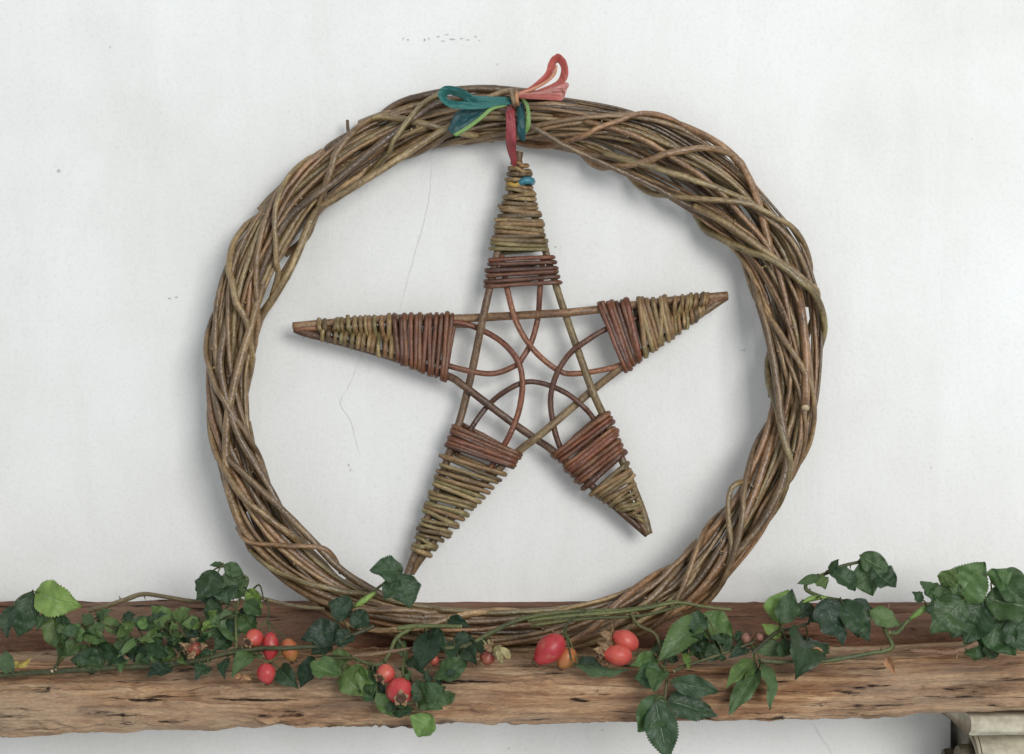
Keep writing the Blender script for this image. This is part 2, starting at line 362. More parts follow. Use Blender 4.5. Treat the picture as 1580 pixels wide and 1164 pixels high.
# ------------------------------------------------------------------ willow wreath
wreath = empty('willow_wreath', 'round wreath of twisted brown willow rods leaning on the wall', 'wreath')
CX, CY = 792, 567
OUT = [(790, 137), (660, 145), (575, 179), (500, 222), (430, 282), (375, 342), (340, 410), (324, 480), (312, 560), (317, 620), (324, 680), (342, 740), (362, 808), (392, 862), (440, 908), (500, 948), (580, 980), (680, 1000), (800, 1009), (900, 1001), (1000, 976), (1090, 935), (1130, 890), (1180, 820), (1213, 760), (1243, 710), (1266, 620), (1273, 540), (1274, 470), (1262, 420), (1237, 360), (1193, 310), (1158, 255), (1110, 222), (1050, 188), (1000, 162), (900, 148)]
INN = [(790, 226), (690, 230), (620, 248), (550, 287), (492, 335), (465, 390), (430, 445), (402, 520), (387, 590), (390, 650), (407, 720), (440, 790), (482, 850), (540, 900), (620, 925), (700, 936), (790, 939), (870, 934), (960, 908), (1020, 880), (1080, 822), (1130, 755), (1163, 690), (1183, 610), (1178, 540), (1163, 470), (1142, 405), (1108, 372), (1060, 342), (1000, 302), (920, 262), (860, 236)]
def polar(l):
    a = np.array([math.atan2(x-CX, CY-y) % (2*math.pi) for x, y in l]); r = np.array([math.hypot(x-CX, y-CY) for x, y in l])
    i = np.argsort(a); a, r = a[i], r[i]; return np.concatenate([a-2*math.pi, a, a+2*math.pi]), np.tile(r, 3)
ao, ro = polar(OUT); ai, ri_ = polar(INN)
NS = 216; TH = np.arange(NS)*2*math.pi/NS
Ro = np.interp(TH, ao, ro); Ri = np.interp(TH, ai, ri_)
sm = lambda q: sum(np.roll(q, k) for k in (-2, -1, 0, 1, 2))/5
Ro, Ri = sm(Ro), sm(Ri); RC = (Ro+Ri)/2; HW = (Ro-Ri)/2*S*.955
HD = .0140
def ringdepth(py): return -.0170+(py-180)/(970-180)*(-.0430+.0170)
def ring_point(th, u, v):
    """u metres outward, v metres towards the viewer"""
    k = (th % (2*math.pi))/(2*math.pi)*NS; i = int(k) % NS; f = k-int(k); rc = RC[i]*(1-f)+RC[(i+1) % NS]*f
    px, py = CX+rc*math.sin(th), CY-rc*math.cos(th); y = ringdepth(py)
    q = P(px, py, y); return (q.x+u*math.sin(th), y-v, q.z+u*math.cos(th))
rods = []
tot = 0
while tot < 30*NS:
    n = int(NS*random.choice([random.uniform(.22, .4), random.uniform(.4, .7), random.uniform(.6, .95)]))
    rods.append([random.randrange(NS), n]); tot += n
nr = len(rods); PU = np.zeros((nr, NS)); PV = np.zeros((nr, NS)); ACT = np.zeros((nr, NS), bool); RAD = np.zeros((nr, NS)); LOOSE = np.ones((nr, NS))
order = []
for i, (s, n) in enumerate(rods):
    rho = math.sqrt(random.uniform(.02, 1)); psi0 = random.uniform(0, 2*math.pi); rate = -(1.0+4.2*rho*random.uniform(.3, 1)) if random.random() < .66 else random.uniform(-.9, .5)
    r0 = random.choice([random.uniform(.0011, .0015), random.uniform(.0015, .0020), random.uniform(.0018, .0024)]); idx = (s+np.arange(n)) % NS; order.append(idx)
    flip = random.random() < .5; tpr = np.linspace(1.12, .68, n); tpr = tpr[::-1] if flip else tpr
    loose = random.choice([1, 1, 1.0, 1.14, 1.25]); ph = random.uniform(0, 6)
    for j, k in enumerate(idx):
        psi = psi0+rate*j*2*math.pi/NS
        e = min(1, min(j, n-1-j)/7)
        PU[i, k] = rho*math.cos(psi)*HW[k]*.95; PV[i, k] = rho*math.sin(psi)*HD*.95*e-HD*.55*(1-e); ACT[i, k] = True; RAD[i, k] = r0*tpr[j]
        LOOSE[i, k] = 1+(loose-1)*max(0, math.sin(j*.11+ph))
for it in range(46):
    for k in range(NS):
        a = np.nonzero(ACT[:, k])[0]; u = PU[a, k]; v = PV[a, k]; r = RAD[a, k]
        du = u[:, None]-u[None]; dv = v[:, None]-v[None]; d = np.sqrt(du*du+dv*dv)+1e-7
        ov = np.maximum(0, (r[:, None]+r[None])*.93-d); np.fill_diagonal(ov, 0)
        u = u+(du/d*ov).sum(1)*.34; v = v+(dv/d*ov).sum(1)*.34
        e = np.sqrt((u/((HW[k]-r)*LOOSE[a, k]))**2+(v/((HD-r*.5)))**2); sc = np.where(e > 1, 1/e, 1.0); sc = 1-(1-sc)*.6
        PU[a, k] = u*sc; PV[a, k] = v*sc
    if it < 42:
        for i in range(nr):
            o = order[i]
            for A_ in (PU, PV):
                q = A_[i, o]
                for _ in range(1):
                    q2 = q.copy(); q2[1:-1] = .5*q[1:-1]+.25*(q[:-2]+q[2:]); q = q2
                A_[i, o] = q
for i in range(nr):
    o = order[i]; th0 = TH[o[0]]
    pts = [ring_point(th0+j*2*math.pi/NS, PU[i, k], PV[i, k]) for j, k in enumerate(o)]
    tube('willow_rod', catmull(pts, 2), np.interp(np.linspace(0, 1, 2*len(o)-1), np.linspace(0, 1, len(o)), RAD[i, o]), [M_ring, M_cut], wreath, 9, .10, .05)
def over(pts, r0, r1, m=M_ring, front=.0125, n=10, parent=None, name='willow_rod'):
    """a rod that lies over the front of the bundle"""
    q = [P(a[0], a[1], ringdepth(a[1])-(a[2] if len(a) > 2 else front)) for a in pts]
    c = catmull(q, n); return tube(name, c, np.linspace(r0, r1, len(c)), [m, M_cut], parent or wreath, 9, .10, .05)
over([(752, 160, .004), (776, 171, .0125), (815, 192, .0165), (870, 224, .015), (930, 252, .012), (1000, 284, .010), (1062, 318, .006), (1135, 360, -.008)], .0019, .0015)
over([(930, 236, .009), (1000, 256, .0135), (1060, 275, .0145), (1110, 292, .0135), (1168, 316, .006)], .0021, .0018)
over([(1070, 318, .006), (1120, 345, .0125), (1200, 402, .0145), (1245, 436, .011), (1262, 458, .001), (1245, 520, -.009)], .0023, .0017)
over([(750, 150, -.006), (678, 159, .011), (600, 212, .0145), (520, 277, .014), (450, 332, .0125), (418, 385, .010), (385, 470, .004), (352, 560, -.009)], .0019, .0024)
over([(790, 176, .005), (712, 186, .0125), (600, 255, .014), (520, 305, .012), (485, 332, .007), (455, 400, .005), (425, 455, 0.002), (378, 520, -.008)], .0021, .0026)
over([(366, 815, -.004), (384, 836, .009), (440, 842, .014), (492, 845, .013), (512, 857, .010), (527, 884, .004)], .0014, .0017)
over([(345, 660, -.006), (345, 690, .004), (356, 712, .0125), (420, 772, .014), (470, 822, .013), (535, 886, .008), (615, 932, .000)], .0019, .0023)
over([(1165, 750, -.004), (1153, 744, .006), (1137, 746, .012), (1126, 760, .013), (1124, 800, .0125), (1128, 850, .0115), (1115, 895, .006), (1080, 930, -.006)], .0016, .0018)
over([(1222, 400, -.004), (1236, 470, .010), (1243, 540, .013), (1244, 600, .015), (1243, 624, .018), (1243, 630, .021)], .0024, .0024)
over([(1160, 420, -.004), (1172, 470, .008), (1190, 540, .0135), (1205, 640, .0145), (1213, 720, .0125), (1180, 800, .010), (1120, 870, .006), (1060, 920, -.006)], .0022, .0026)
over([(385, 400, -.006), (355, 480, .006), (340, 560, .0125), (352, 625, .0145), (372, 680, .0135), (420, 760, .010), (450, 820, .006), (490, 880, -.006)], .0024, .0020)
over([(440, 370, -.006), (410, 430, .004), (385, 510, .0125), (362, 590, .0145), (350, 660, .013), (354, 760, .008), (390, 850, .000)], .0022, .0026)
over([(556, 190, -.006), (584, 181, .006), (620, 184, .011), (664, 194, .0125), (712, 205, .008), (760, 215, -.006)], .0021, .0024)
over([(540, 212, -.004), (537, 200, -.004), (536, 186, -.006)], .0012, .0010)
over([(950, 200, -.012), (1005, 182, -.006), (1080, 206, .002), (1130, 240, .004), (1160, 285, .006), (1180, 350, .008), (1196, 430, .006), (1215, 520, -.008)], .0022, .0025)
over([(560, 205, -.010), (605, 166, -.006), (650, 149, 0.0), (720, 138, 0.0), (790, 140, 0.0), (850, 152, .002), (930, 175, -.008)], .0022, .0026)
for th, dth, r0 in [(.35, .62, .0018), (.62, .55, .0021), (.92, .70, .0019), (1.22, .6, .0022), (1.55, .75, .0018), (1.85, .6, .0021), (2.2, .7, .0019), (2.5, .6, .0017), (2.85, .7, .002), (3.5, .7, .0019),
                    (3.9, .6, .0017), (4.25, .7, .0021), (4.6, .6, .0019), (4.95, .55, .0022), (5.25, .62, .0018), (5.55, .6, .0021), (5.85, .55, .0018), (6.1, .6, .002)]:
    q = []                                               # wrappers that climb from the inner to the outer edge
    for j in range(15):
        f = j/14; a_ = th+dth*(f-.5)*1.25+random.uniform(-.01, .01); k = int((a_ % (2*math.pi))/(2*math.pi)*NS) % NS; ps = math.pi*(1.30-1.60*f)
        q.append(ring_point(a_, math.cos(ps)*(HW[k]-r0*.5), math.sin(ps)*(HD+r0*.9)))
    c = catmull(q, 5); tube('willow_rod', c, np.linspace(r0*1.1, r0*.8, len(c)), [M_ring, M_cut], wreath, 9, .10, .05)
for _ in range(70):                                      # bud stubs on the rods
    k = random.randrange(NS); a = np.nonzero(ACT[:, k])[0]; a = a[PV[a, k] > HD*.45]
    if len(a) == 0: continue
    i = random.choice(list(a)); r = RAD[i, k]; sd = random.choice((-1, 1)); th = TH[k]
    p0 = Vector(ring_point(th, PU[i, k]+sd*r*.6, PV[i, k]+r*.6)); p1 = Vector(ring_point(th+random.choice((-1, 1))*.006, PU[i, k]+sd*(r+.0007), PV[i, k]+r*1.0))
    tube('bud', [p0, (p0+p1)/2, p1], [.0009, .0008, .0004], [M_ring, M_cut], wreath, 6)

# ------------------------------------------------------------------ willow star
star = empty('willow_star', 'five pointed woven willow star with red and olive bindings inside the wreath', 'star')
YS = -.019; FR, BK = YS-.0024, YS+.0024
def srod(name, pts, r0, r1, m, knob=.06, n=8):
    c = catmull([P(*p) for p in pts], n); return tube(name, c, np.linspace(r0, r1, len(c)), [m, M_cut], star, 10, knob, .03)
srod('frame_rod', [(802, 234, FR), (795, 275, YS), (780, 335, YS), (757, 438, FR), (745, 492, FR-.001), (731, 560, YS), (717, 622, BK), (706, 660, YS), (680, 740, YS), (650, 830, YS), (636, 868, YS), (626, 896, YS-.001)], .0023, .0026, M_frame)
srod('frame_rod', [(796, 236, YS), (806, 272, BK), (827, 340, BK), (857, 438, BK), (872, 484, BK), (893, 545, YS), (915, 606, FR), (935, 650, YS), (968, 730, YS), (990, 785, YS), (1001, 824, YS-.001)], .0022, .0025, M_frame)
srod('frame_rod', [(452, 504, YS-.002), (520, 498, YS), (620, 492, YS), (700, 492, BK), (745, 490, BK-.0004), (800, 487, YS), (872, 483, FR), (930, 477, YS), (1030, 465, YS), (1123, 456, YS-.001)], .0026, .0025, M_frame2)
srod('frame_rod', [(455, 508, YS+.001), (475, 515, YS), (540, 532, YS), (620, 556, YS), (690, 580, YS), (717, 597, FR), (790, 652, YS), (830, 680, BK), (858, 700, YS), (930, 765, YS), (999, 825, YS+.001)], .0025, .0023, M_frame2)
srod('frame_rod', [(1121, 458, YS+.001), (1100, 472, YS), (1060, 498, YS), (985, 549, YS), (958, 568, YS), (915, 602, BK), (870, 640, YS), (830, 674, FR), (800, 697, YS), (740, 752, YS), (690, 808, YS), (652, 858, YS), (634, 884, YS+.002)], .0023, .0024, M_frame)
srod('frame_rod', [(640, 499, YS), (700, 503, BK+.001), (742, 504, BK+.001)], .0012, .0012, M_frame)
srod('curved_rod', [(774, 395, YS), (783, 448, YS-.001), (798, 500, FR-.002), (824, 541, YS-.002), (860, 571, YS), (885, 577, YS), (930, 571, YS), (960, 562, YS), (990, 545, YS)], .0019, .0017, M_red)
srod('curved_rod', [(838, 395, YS), (833, 448, YS), (830, 490, BK+.001), (820, 528, BK), (806, 553, YS+.001), (796, 564, YS+.001), (757, 577, YS), (700, 567, YS), (660, 552, YS)], .0018, .0018, M_red)
srod('curved_rod', [(660, 500, YS), (708, 498, YS+.001), (748, 512, BK), (780, 533, YS), (801, 562, FR), (806, 596, FR), (800, 636, YS-.001), (786, 672, YS-.002), (770, 700, YS), (750, 735, YS)], .0018, .0019, M_red)
srod('curved_rod', [(705, 700, YS), (733, 652, YS), (757, 622, BK), (783, 602, YS), (810, 590, YS), (838, 592, YS), (872, 606, FR), (898, 626, FR), (915, 645, YS), (935, 680, YS)], .0017, .0016, M_red)
srod('curved_rod', [(885, 735, YS), (862, 685, YS+.001), (852, 645, YS), (850, 610, YS-.001), (860, 575, FR), (880, 545, FR-.001), (905, 526, FR-.002), (936, 508, YS-.001), (985, 490, YS)], .0018, .0018, M_red)
srod('tip_rod', [(455, 506, YS-.0012), (480, 506, YS-.0008), (512, 510, YS)], .0026, .0020, M_frame2)
srod('tip_rod', [(1119, 458, YS-.001), (1100, 466, YS-.0005), (1078, 478, YS)], .0022, .0016, M_frame2)
srod('tip_rod', [(998, 822, YS-.001), (986, 803, YS-.0005), (972, 785, YS)], .0021, .0014, M_frame2)
def binding(La, Ra, Lb, Rb, n, m, r=.00135, skew=0.0, name='binding_turn', fig8=False):
    r *= 1.1
    """n turns of withy wound round the pair of rods; edge L runs La->Lb, edge R runs Ra->Rb (pixels)"""
    La, Ra, Lb, Rb = map(np.array, (La, Ra, Lb, Rb)); yf = YS-.0033-r; yb = YS+.0030+r*.6
    for i in range(n):
        j = lambda a=.26: random.uniform(-a, a)
        t0, t1, t2 = (i+.5+j()-skew*.5)/n, (i+.5+j()+skew*.5)/n, (i+1.5+j()-skew*.5)/n
        t2 = min(t2, 1.04)
        el = lambda t: La+(Lb-La)*t
        er = lambda t: Ra+(Rb-Ra)*t
        A, B, C = el(t0), er(t1), el(t2); o = (er(t0)-el(t0)); o = o/np.linalg.norm(o)*(5+r/.0004)
        if m is M_olive and n > 5 and i % 5 == 2: A, B = el(t1), er(t0)
        e1, e2 = random.uniform(.7, 1.2), random.uniform(.7, 1.2)
        mid = (A+B)/2; mb = (B+C)/2
        f = yf-random.uniform(0, .0012)
        q = [P(*(A+o*.9), yb), P(*(A-o*e1*.75), YS+.0006), P(*(A+o*.35), f+.0004), P(*mid, f+.0007), P(*(B-o*.35), f+.0004), P(*(B+o*e2*.75), YS+.0006), P(*(B-o*.9), yb), P(*mb, yb), P(*(C+o*.6), yb)]
        if fig8:
            m1, m2 = (el(t0+.28/n)+er(t0+.28/n))/2, (el(t0+.85/n)+er(t0+.85/n))/2; G = er(t0+.5/n); H = er(t0+.55/n); C = el(t0+1.05/n)
            q = [P(*(A+o*.8), yb), P(*(A-o*e1*.75), YS+.0004), P(*(A+o*.55), f+.0004), P(*m1, YS-.0012), P(*(G-o*.8), yb), P(*(H+o*e2*.75), YS+.0004), P(*(er(t0+.62/n)-o*.55), f+.0004), P(*m2, YS-.0012), P(*(C+o*.8), yb)]
        elif random.random() < .25: q = q[:-2]
        c = catmull(q, 5); rr = r*random.uniform(.8, 1.18)
        tube(name, c, rr, [m, M_cut], star, 8, .16, .12)
        if random.random() < .15:                        # a clipped withy end poking past the edge
            e, sg = random.choice(((B, 1), (A, -1))); tube('withy_end', catmull([P(*(e-sg*o*.8), f-.0004), P(*(e+sg*o*.4), f+.0004), P(*(e+sg*o*1.35+np.array((random.uniform(-2, 2), random.uniform(-3, 1)))), f+.0012)], 4), rr*.9, [m, M_cut], star, 7)
# top arm
binding((798, 250), (806, 250), (787, 282), (815, 282), 4, M_olive, .0013, .3)
binding((789, 285), (814, 285), (762, 388), (840, 388), 16, M_olive, .0013, .5)
binding((762, 394), (848, 394), (754, 443), (859, 443), 6, M_red, .0014, -.5)
# left arm
binding((492, 501), (492, 517), (603, 494), (603, 545), 13, M_olive, .0014, .5, fig8=True)
binding((608, 494), (608, 550), (702, 491), (690, 582), 12, M_red, .00135, .5)
# right arm
binding((1098, 459), (1094, 475), (1040, 464), (1040, 513), 9, M_olive, .0013, -.6, fig8=True); binding((1034, 464), (1036, 515), (980, 469), (996, 541), 8, M_olive, .0014, -.9)
binding((972, 470), (988, 546), (924, 477), (960, 570), 7, M_red, .0015, -.4)
# lower left arm
binding((640, 852), (654, 858), (692, 698), (776, 728), 19, M_olive, .0013, .4)
binding((694, 692), (782, 722), (707, 654), (798, 699), 6, M_red, .0014, .5)
# lower right arm
binding((992, 806), (986, 800), (962, 716), (912, 756), 13, M_olive, .0013, .5)
binding((960, 708), (906, 750), (934, 640), (855, 694), 10, M_red, .0014, -.4)
tube('blue_tie', catmull([P(803, 283, YS-.004), P(810, 279, YS-.0062), P(818, 279, YS-.005), P(820, 281, YS), P(812, 282, YS+.004)], 6), [.0024]*25, plain('blue_raffia', (.02, .11, .15), (.06, .24, .30), 500, .35, .5), star, 8)
tube('yellow_tie', catmull([P(783, 284, YS), P(787, 284, YS-.005), P(795, 286, YS-.0062), P(803, 283, YS-.004)], 6), [.0014]*19, plain('ochre_raffia', (.28, .16, .03), (.48, .32, .08), 500, .5), star, 8)

# ------------------------------------------------------------------ raffia bow
bow = empty('raffia_bow', 'teal and coral raffia bow tied at the top of the wreath', 'bow')
def raffia(name, a, b_, trans=.3):
    m, nt, b = mat(name, .2, .7); n = noise_n(nt, mapped(nt, 'UV', (4, 30, 1)), 1, 6, .7)
    c = ramp(nt, n, [(.3, a), (.68, b_)]); nt.links.new(c, b.inputs['Base Color']); bump(nt, b, n, .5, .0008)
    tr = nt.nodes.new('ShaderNodeBsdfTranslucent'); nt.links.new(c, tr.inputs[0]); mx = nt.nodes.new('ShaderNodeMixShader'); mx.inputs[0].default_value = trans
    nt.links.new(b.outputs[0], mx.inputs[1]); nt.links.new(tr.outputs[0], mx.inputs[2]); nt.links.new(mx.outputs[0], nt.nodes['Material Output'].inputs[0]); return m
R_teal = raffia('teal_raffia', (.006, .09, .10), (.06, .30, .26)); R_tealg = raffia('dark_teal_raffia', (.010, .06, .075), (.025, .13, .14))
R_lime = raffia('lime_raffia', (.16, .34, .10), (.34, .52, .16)); R_coral = raffia('coral_raffia', (.55, .09, .08), (.90, .42, .35), .5)
R_pink = raffia('pink_raffia', (.66, .20, .18), (.92, .62, .55), .4); R_peach = raffia('peach_raffia', (.72, .30, .16), (.85, .50, .32), .3); R_red = raffia('rose_red_raffia', (.30, .035, .05), (.50, .10, .11))
def ribbon(name, st, m, n=7, cols=6, crinkle=.0008):
    """stations (edge a x,y, edge b x,y, depth a, depth b) in bow zoom units"""
    q = []
    for ax, ay, bx, by, da, db in st:
        A = P(640+ax/5.29, 70+ay/5.29, da); B = P(640+bx/5.29, 70+by/5.29, db); q.append([*A, *B])
    cols *= 2; c = catmull(q, n); V = []; U = []; F = []; sd = random.uniform(0, 50)
    for i, row in enumerate(c):
        A, B = Vector(row[:3]), Vector(row[3:])
        for k in range(cols+1):
            f = k/cols; p = A.lerp(B, f); s = crinkle*(noise.noise((i*.30, f*4.2, sd))+.16*math.sin(f*9+sd+i*.05)+.18*noise.noise((i*.12, f*12, sd))); V.append((p.x, p.y-s-.0006*math.sin(math.pi*f), p.z)); U.append((i/len(c)*2, f))
        if i: F += [((i-1)*(cols+1)+k, (i-1)*(cols+1)+k+1, i*(cols+1)+k+1, i*(cols+1)+k) for k in range(cols)]
    o = mesh(name, V, F, m, bow, U); sm_ = o.modifiers.new('thickness', 'SOLIDIFY'); sm_.thickness = .00012; return o
a, b2, c3 = -.042, -.046, -.050
ribbon('teal_loop', [(795, 425, 795, 458, a, a), (620, 418, 620, 490, b2, b2), (480, 408, 455, 492, c3, b2), (405, 365, 385, 440, -.054, b2), (320, 334, 310, 408, -.057, -.049), (232, 338, 272, 404, -.058, -.050), (188, 392, 262, 424, -.058, -.051), (212, 455, 288, 446, -.058, -.052), (285, 506, 330, 455, -.058, -.053), (400, 524, 420, 462, -.056, -.053), (560, 520, 560, 478, -.052, -.051), (795, 478, 788, 452, -.046, -.045)], R_teal, 8, 7, .0010)
ribbon('teal_tail', [(770, 478, 775, 490, a, a), (560, 500, 600, 530, -.044, -.045), (400, 520, 470, 640, -.046, -.049), (330, 560, 370, 715, -.046, -.051), (268, 692, 322, 745, -.047, -.052)], R_tealg, 8, 7, .0014)
ribbon('lime_strand', [(750, 484, 752, 498, -.046, -.046), (620, 510, 640, 530, -.052, -.052), (530, 580, 556, 600, -.054, -.054), (430, 655, 450, 680, -.054, -.054), (312, 725, 335, 748, -.054, -.054)], R_lime, 7, 3, .0003)
ribbon('coral_loop', [(800, 395, 810, 425, a, a), (930, 345, 950, 372, b2, b2), (1060, 230, 1092, 275, -.05, -.046), (1088, 150, 1142, 195, -.053, -.046), (1122, 95, 1155, 150, -.056, -.047), (1175, 70, 1172, 148, -.057, -.047), (1232, 122, 1192, 185, -.057, -.048), (1254, 222, 1188, 236, -.055, -.048), (1226, 302, 1160, 290, -.052, -.047), (1120, 372, 1076, 335, -.049, -.046), (960, 412, 945, 382, -.046, -.045), (805, 432, 800, 402, a, a)], R_coral, 8, 7, .0011)
ribbon('peach_strand', [(830, 392, 836, 412, -.046, -.046), (960, 345, 966, 370, -.049, -.049), (1070, 285, 1085, 305, -.051, -.051), (1130, 225, 1150, 240, -.052, -.052), (1150, 165, 1166, 168, -.053, -.053)], R_peach, 7, 3, .0004)
ribbon('pink_loop', [(810, 395, 812, 432, -.045, -.045), (1000, 378, 1000, 432, -.048, -.050), (1130, 338, 1120, 444, -.049, -.054), (1200, 308, 1190, 452, -.050, -.055), (1252, 308, 1228, 408, -.053, -.056), (1250, 345, 1215, 372, -.056, -.056), (1190, 372, 1170, 350, -.055, -.052), (1080, 400, 1070, 385, -.051, -.050), (880, 410, 880, 400, -.047, -.047)], R_pink, 7, 7, .0013)
ribbon('coral_under_loop', [(820, 402, 820, 432, -.044, -.044), (950, 400, 940, 438, -.051, -.051), (1080, 398, 1070, 445, -.054, -.055), (1190, 405, 1200, 456, -.056, -.057)], R_coral, 7, 5, .0010)
ribbon('red_strand', [(750, 480, 810, 480, -.036, -.036), (745, 560, 815, 560, -.041, -.041), (745, 660, 825, 660, -.041, -.041), (742, 770, 828, 785, -.037, -.038), (752, 850, 828, 860, -.030, -.031), (785, 950, 835, 940, -.0245, -.0245), (805, 1010, 850, 1000, -.021, -.021)], R_red, 7, 6, .0012)
ribbon('teal_strand', [(830, 470, 890, 470, -.038, -.038), (840, 590, 905, 590, -.041, -.040), (835, 680, 907, 690, -.041, -.040), (850, 770, 900, 790, -.036, -.036)], R_tealg, 7, 5, .0010)
ribbon('lime_strand', [(862, 432, 888, 432, -.045, -.045), (900, 490, 930, 486, -.044, -.044), (912, 560, 944, 566, -.043, -.042), (905, 640, 942, 662, -.042, -.042), (900, 735, 918, 715, -.038, -.037)], R_lime, 7, 4, .0005)
kn = catmull([P(787, 140, -.036), P(789, 142, -.046), P(791, 150, -.0485), P(793, 158, -.047), P(795, 164, -.036)], 6); tube('knot', kn, .0013, [M_twig, M_cut], bow, 8, 0, .1)
kn = catmull([P(797, 143, -.037), P(797, 146, -.046), P(797, 152, -.048), P(798, 158, -.046), P(799, 162, -.037)], 6); tube('knot', kn, .0013, M_tan, bow, 8, 0, .1)

# ------------------------------------------------------------------ briar sprigs
def dep(px, py):
    return float(np.interp(py, [860, 960, 1000, 1022, 1040, 1052, 1200], [-.076, -.081, -.086, -.096, -.108, -.1135, -.1135]))
class Sprig:
    def __init__(s, label, stems, cat='sprig', name='rose_sprig', mat_=None, rad=.0012):
        s.o = empty(name, label, cat, 'briar rose cuttings laid along the shelf' if name == 'rose_sprig' else None); s.pts = []
        for st in stems: s.stem(st, rad, mat_ or M_green)
    def stem(s, st, rad=.0012, m=None, name='stem', thorn=True):
        q = [P(p[0], p[1], p[2] if len(p) > 2 else dep(p[0], p[1])-.001) for p in st]; c = catmull(q, 8)
        prf = np.linspace(rad*1.15, rad*.8, len(c)) if name != 'stipule' else rad*(.35+.8*np.sin(np.linspace(.1, 3.0, len(c))))
        tube(name, c, prf, [m or M_green, M_green if name == 'stipule' else M_cut], s.o, 8, .12, .05); s.pts += [Vector(x) for x in c]
        if thorn:
            for _ in range(int(len(c)/14)):
                i = random.randrange(1, len(c)-1); p = Vector(c[i]); u = Vector((random.uniform(-.4, .4), -random.uniform(.1, .6), random.choice((-1, 1)))).normalized()
                tube('thorn', [p, p+u*rad*1.6, p+u*rad*2.8], [rad*.55, rad*.3, rad*.06], m or M_green, s.o, 5)
    def leaf(s, bx, by, tx, ty, w_, tone, roll=None, d=None, dt=None, fold=None, bend=None, stalk=True, m=None):
        d0 = (dep(bx, by) if d is None else d); d1 = (dep(tx, ty) if dt is None and d is None else (d if dt is None else dt))
        s.k = getattr(s, 'k', 0)+1; lay = .0028*((s.k*3) % 5); d0 -= lay*.5; d1 -= lay+random.uniform(-.004, .006)
        B, T = P(bx, by, d0), P(tx, ty, d1); a = T-B; L = a.length; ah = a.normalized()
        n = Vector((0, -1, .25)); n = (n-ah*n.dot(ah)).normalized()
        roll = random.uniform(-24, 24) if roll is None else roll
        n = Matrix.Rotation(R(roll), 3, ah) @ n; sd = ah.cross(n)
        fold = random.uniform(-.1, .65) if fold is None else fold; bend = random.uniform(-.14, .22) if bend is None else bend
        hwm = w_*S*.5*(1.06 if w_ < 40 else 1.02); nl, nw = 44, 4; V = []; U = []; F = []; seed = random.uniform(0, 99); tw = random.uniform(-.45, .45)
        pk = random.uniform(.68, .95)
        for i in range(nl+1):
            t = i/nl; sh = math.sin(math.pi*t**pk)**.78 if 0 < t < 1 else 0.0
            if t > .62: sh *= 1-.34*((t-.62)/.38)**1.2
            tooth = 1.065 if i % 2 else .955
            for k in range(-nw, nw+1):
                f = k/nw; x = f*hwm*sh*(tooth if abs(k) == nw else 1)
                tt = t + (.012 if abs(k) == nw and i % 2 else 0)
                h = fold*abs(x)+bend*L*(math.sin(math.pi*t)-.3)+.11*hwm*2*noise.noise((t*3, f*1.6, seed))+.07*hwm*2*noise.noise((t*8, f*4, seed)) - .16*hwm*f*f*f*f*math.sin(t*17+seed)
                h += tw*x*(t-.3)
                V.append(B+a*tt+sd*x+n*h); U.append((f*.5+.5, t))
            if i:
                q = 2*nw+1; F += [((i-1)*q+k, (i-1)*q+k+1, i*q+k+1, i*q+k) for k in range(2*nw)]
        mesh('leaf', V, F, m or LEAF[tone], s.o, U)
        if stalk and s.pts:
            c = min(s.pts, key=lambda p: (p-B).length)
            if .002 < (c-B).length < .03:
                mid = (c+B)/2+Vector((0, -.001, .0015)); tube('leaf_stalk', catmull([c, mid, B, B+a*.12+n*bend*L*.1], 5), np.linspace(.0006, .00035, 16), M_green, s.o, 6)
    def hip(s, cx, cy, ln_, wd, ax, m, d=None, stalk=None, sep=M_sepal, face=0.0, nsep=5, slen=.34):
        """ax = direction (px dx,dy) from stalk end to crown; face = how far the crown turns to the viewer"""
        d = dep(cx, cy)-.003 if d is None else d; C = P(cx, cy, d); k = S*(D+d)/D
        A = Vector((ax[0], 0, -ax[1])).normalized(); A = (A*(1-face)+Vector((0, -1, 0))*face).normalized(); L = ln_*k; r = wd*k/2
        X_ = A.orthogonal().normalized(); Y_ = A.cross(X_); V = []; F = []; n, sdn = 16, 16; sd = random.uniform(0, 50)
        for i in range(n+1):
            t = i/n; rr = r*math.sin(math.pi*min(1, (t*.93+.035)))**.62*(1.06-.12*t); rr = rr if i else r*.12
            if i == n: rr = r*.34
            for q in range(sdn):
                g = q*2*math.pi/sdn; z = rr*(1+.05*noise.noise((math.cos(g), math.sin(g)+t*2, sd))); V.append(C+A*(t-.5)*L+(X_*math.cos(g)+Y_*math.sin(g))*z)
            if i: F += [((i-1)*sdn+q, (i-1)*sdn+(q+1) % sdn, i*sdn+(q+1) % sdn, i*sdn+q) for q in range(sdn)]
        F.append(tuple(range(sdn))[::-1]); F.append(tuple(n*sdn+q for q in range(sdn)))
        h = mesh('rose_hip', V, F, m, s.o)
        top = C+A*L*.5; V = []; F = []
        for i, (rr, hh) in enumerate([(.36, -.02), (.42, .04), (.30, .10), (.16, .05), (.02, .03)]):
            for q in range(10):
                g = q*.6283; V.append(top+A*hh*L+(X_*math.cos(g)+Y_*math.sin(g))*r*rr*random.uniform(.85, 1.15))
            if i: F += [((i-1)*10+q, (i-1)*10+(q+1) % 10, i*10+(q+1) % 10, i*10+q) for q in range(10)]
        mesh('crown', V, F, M_seed, h)
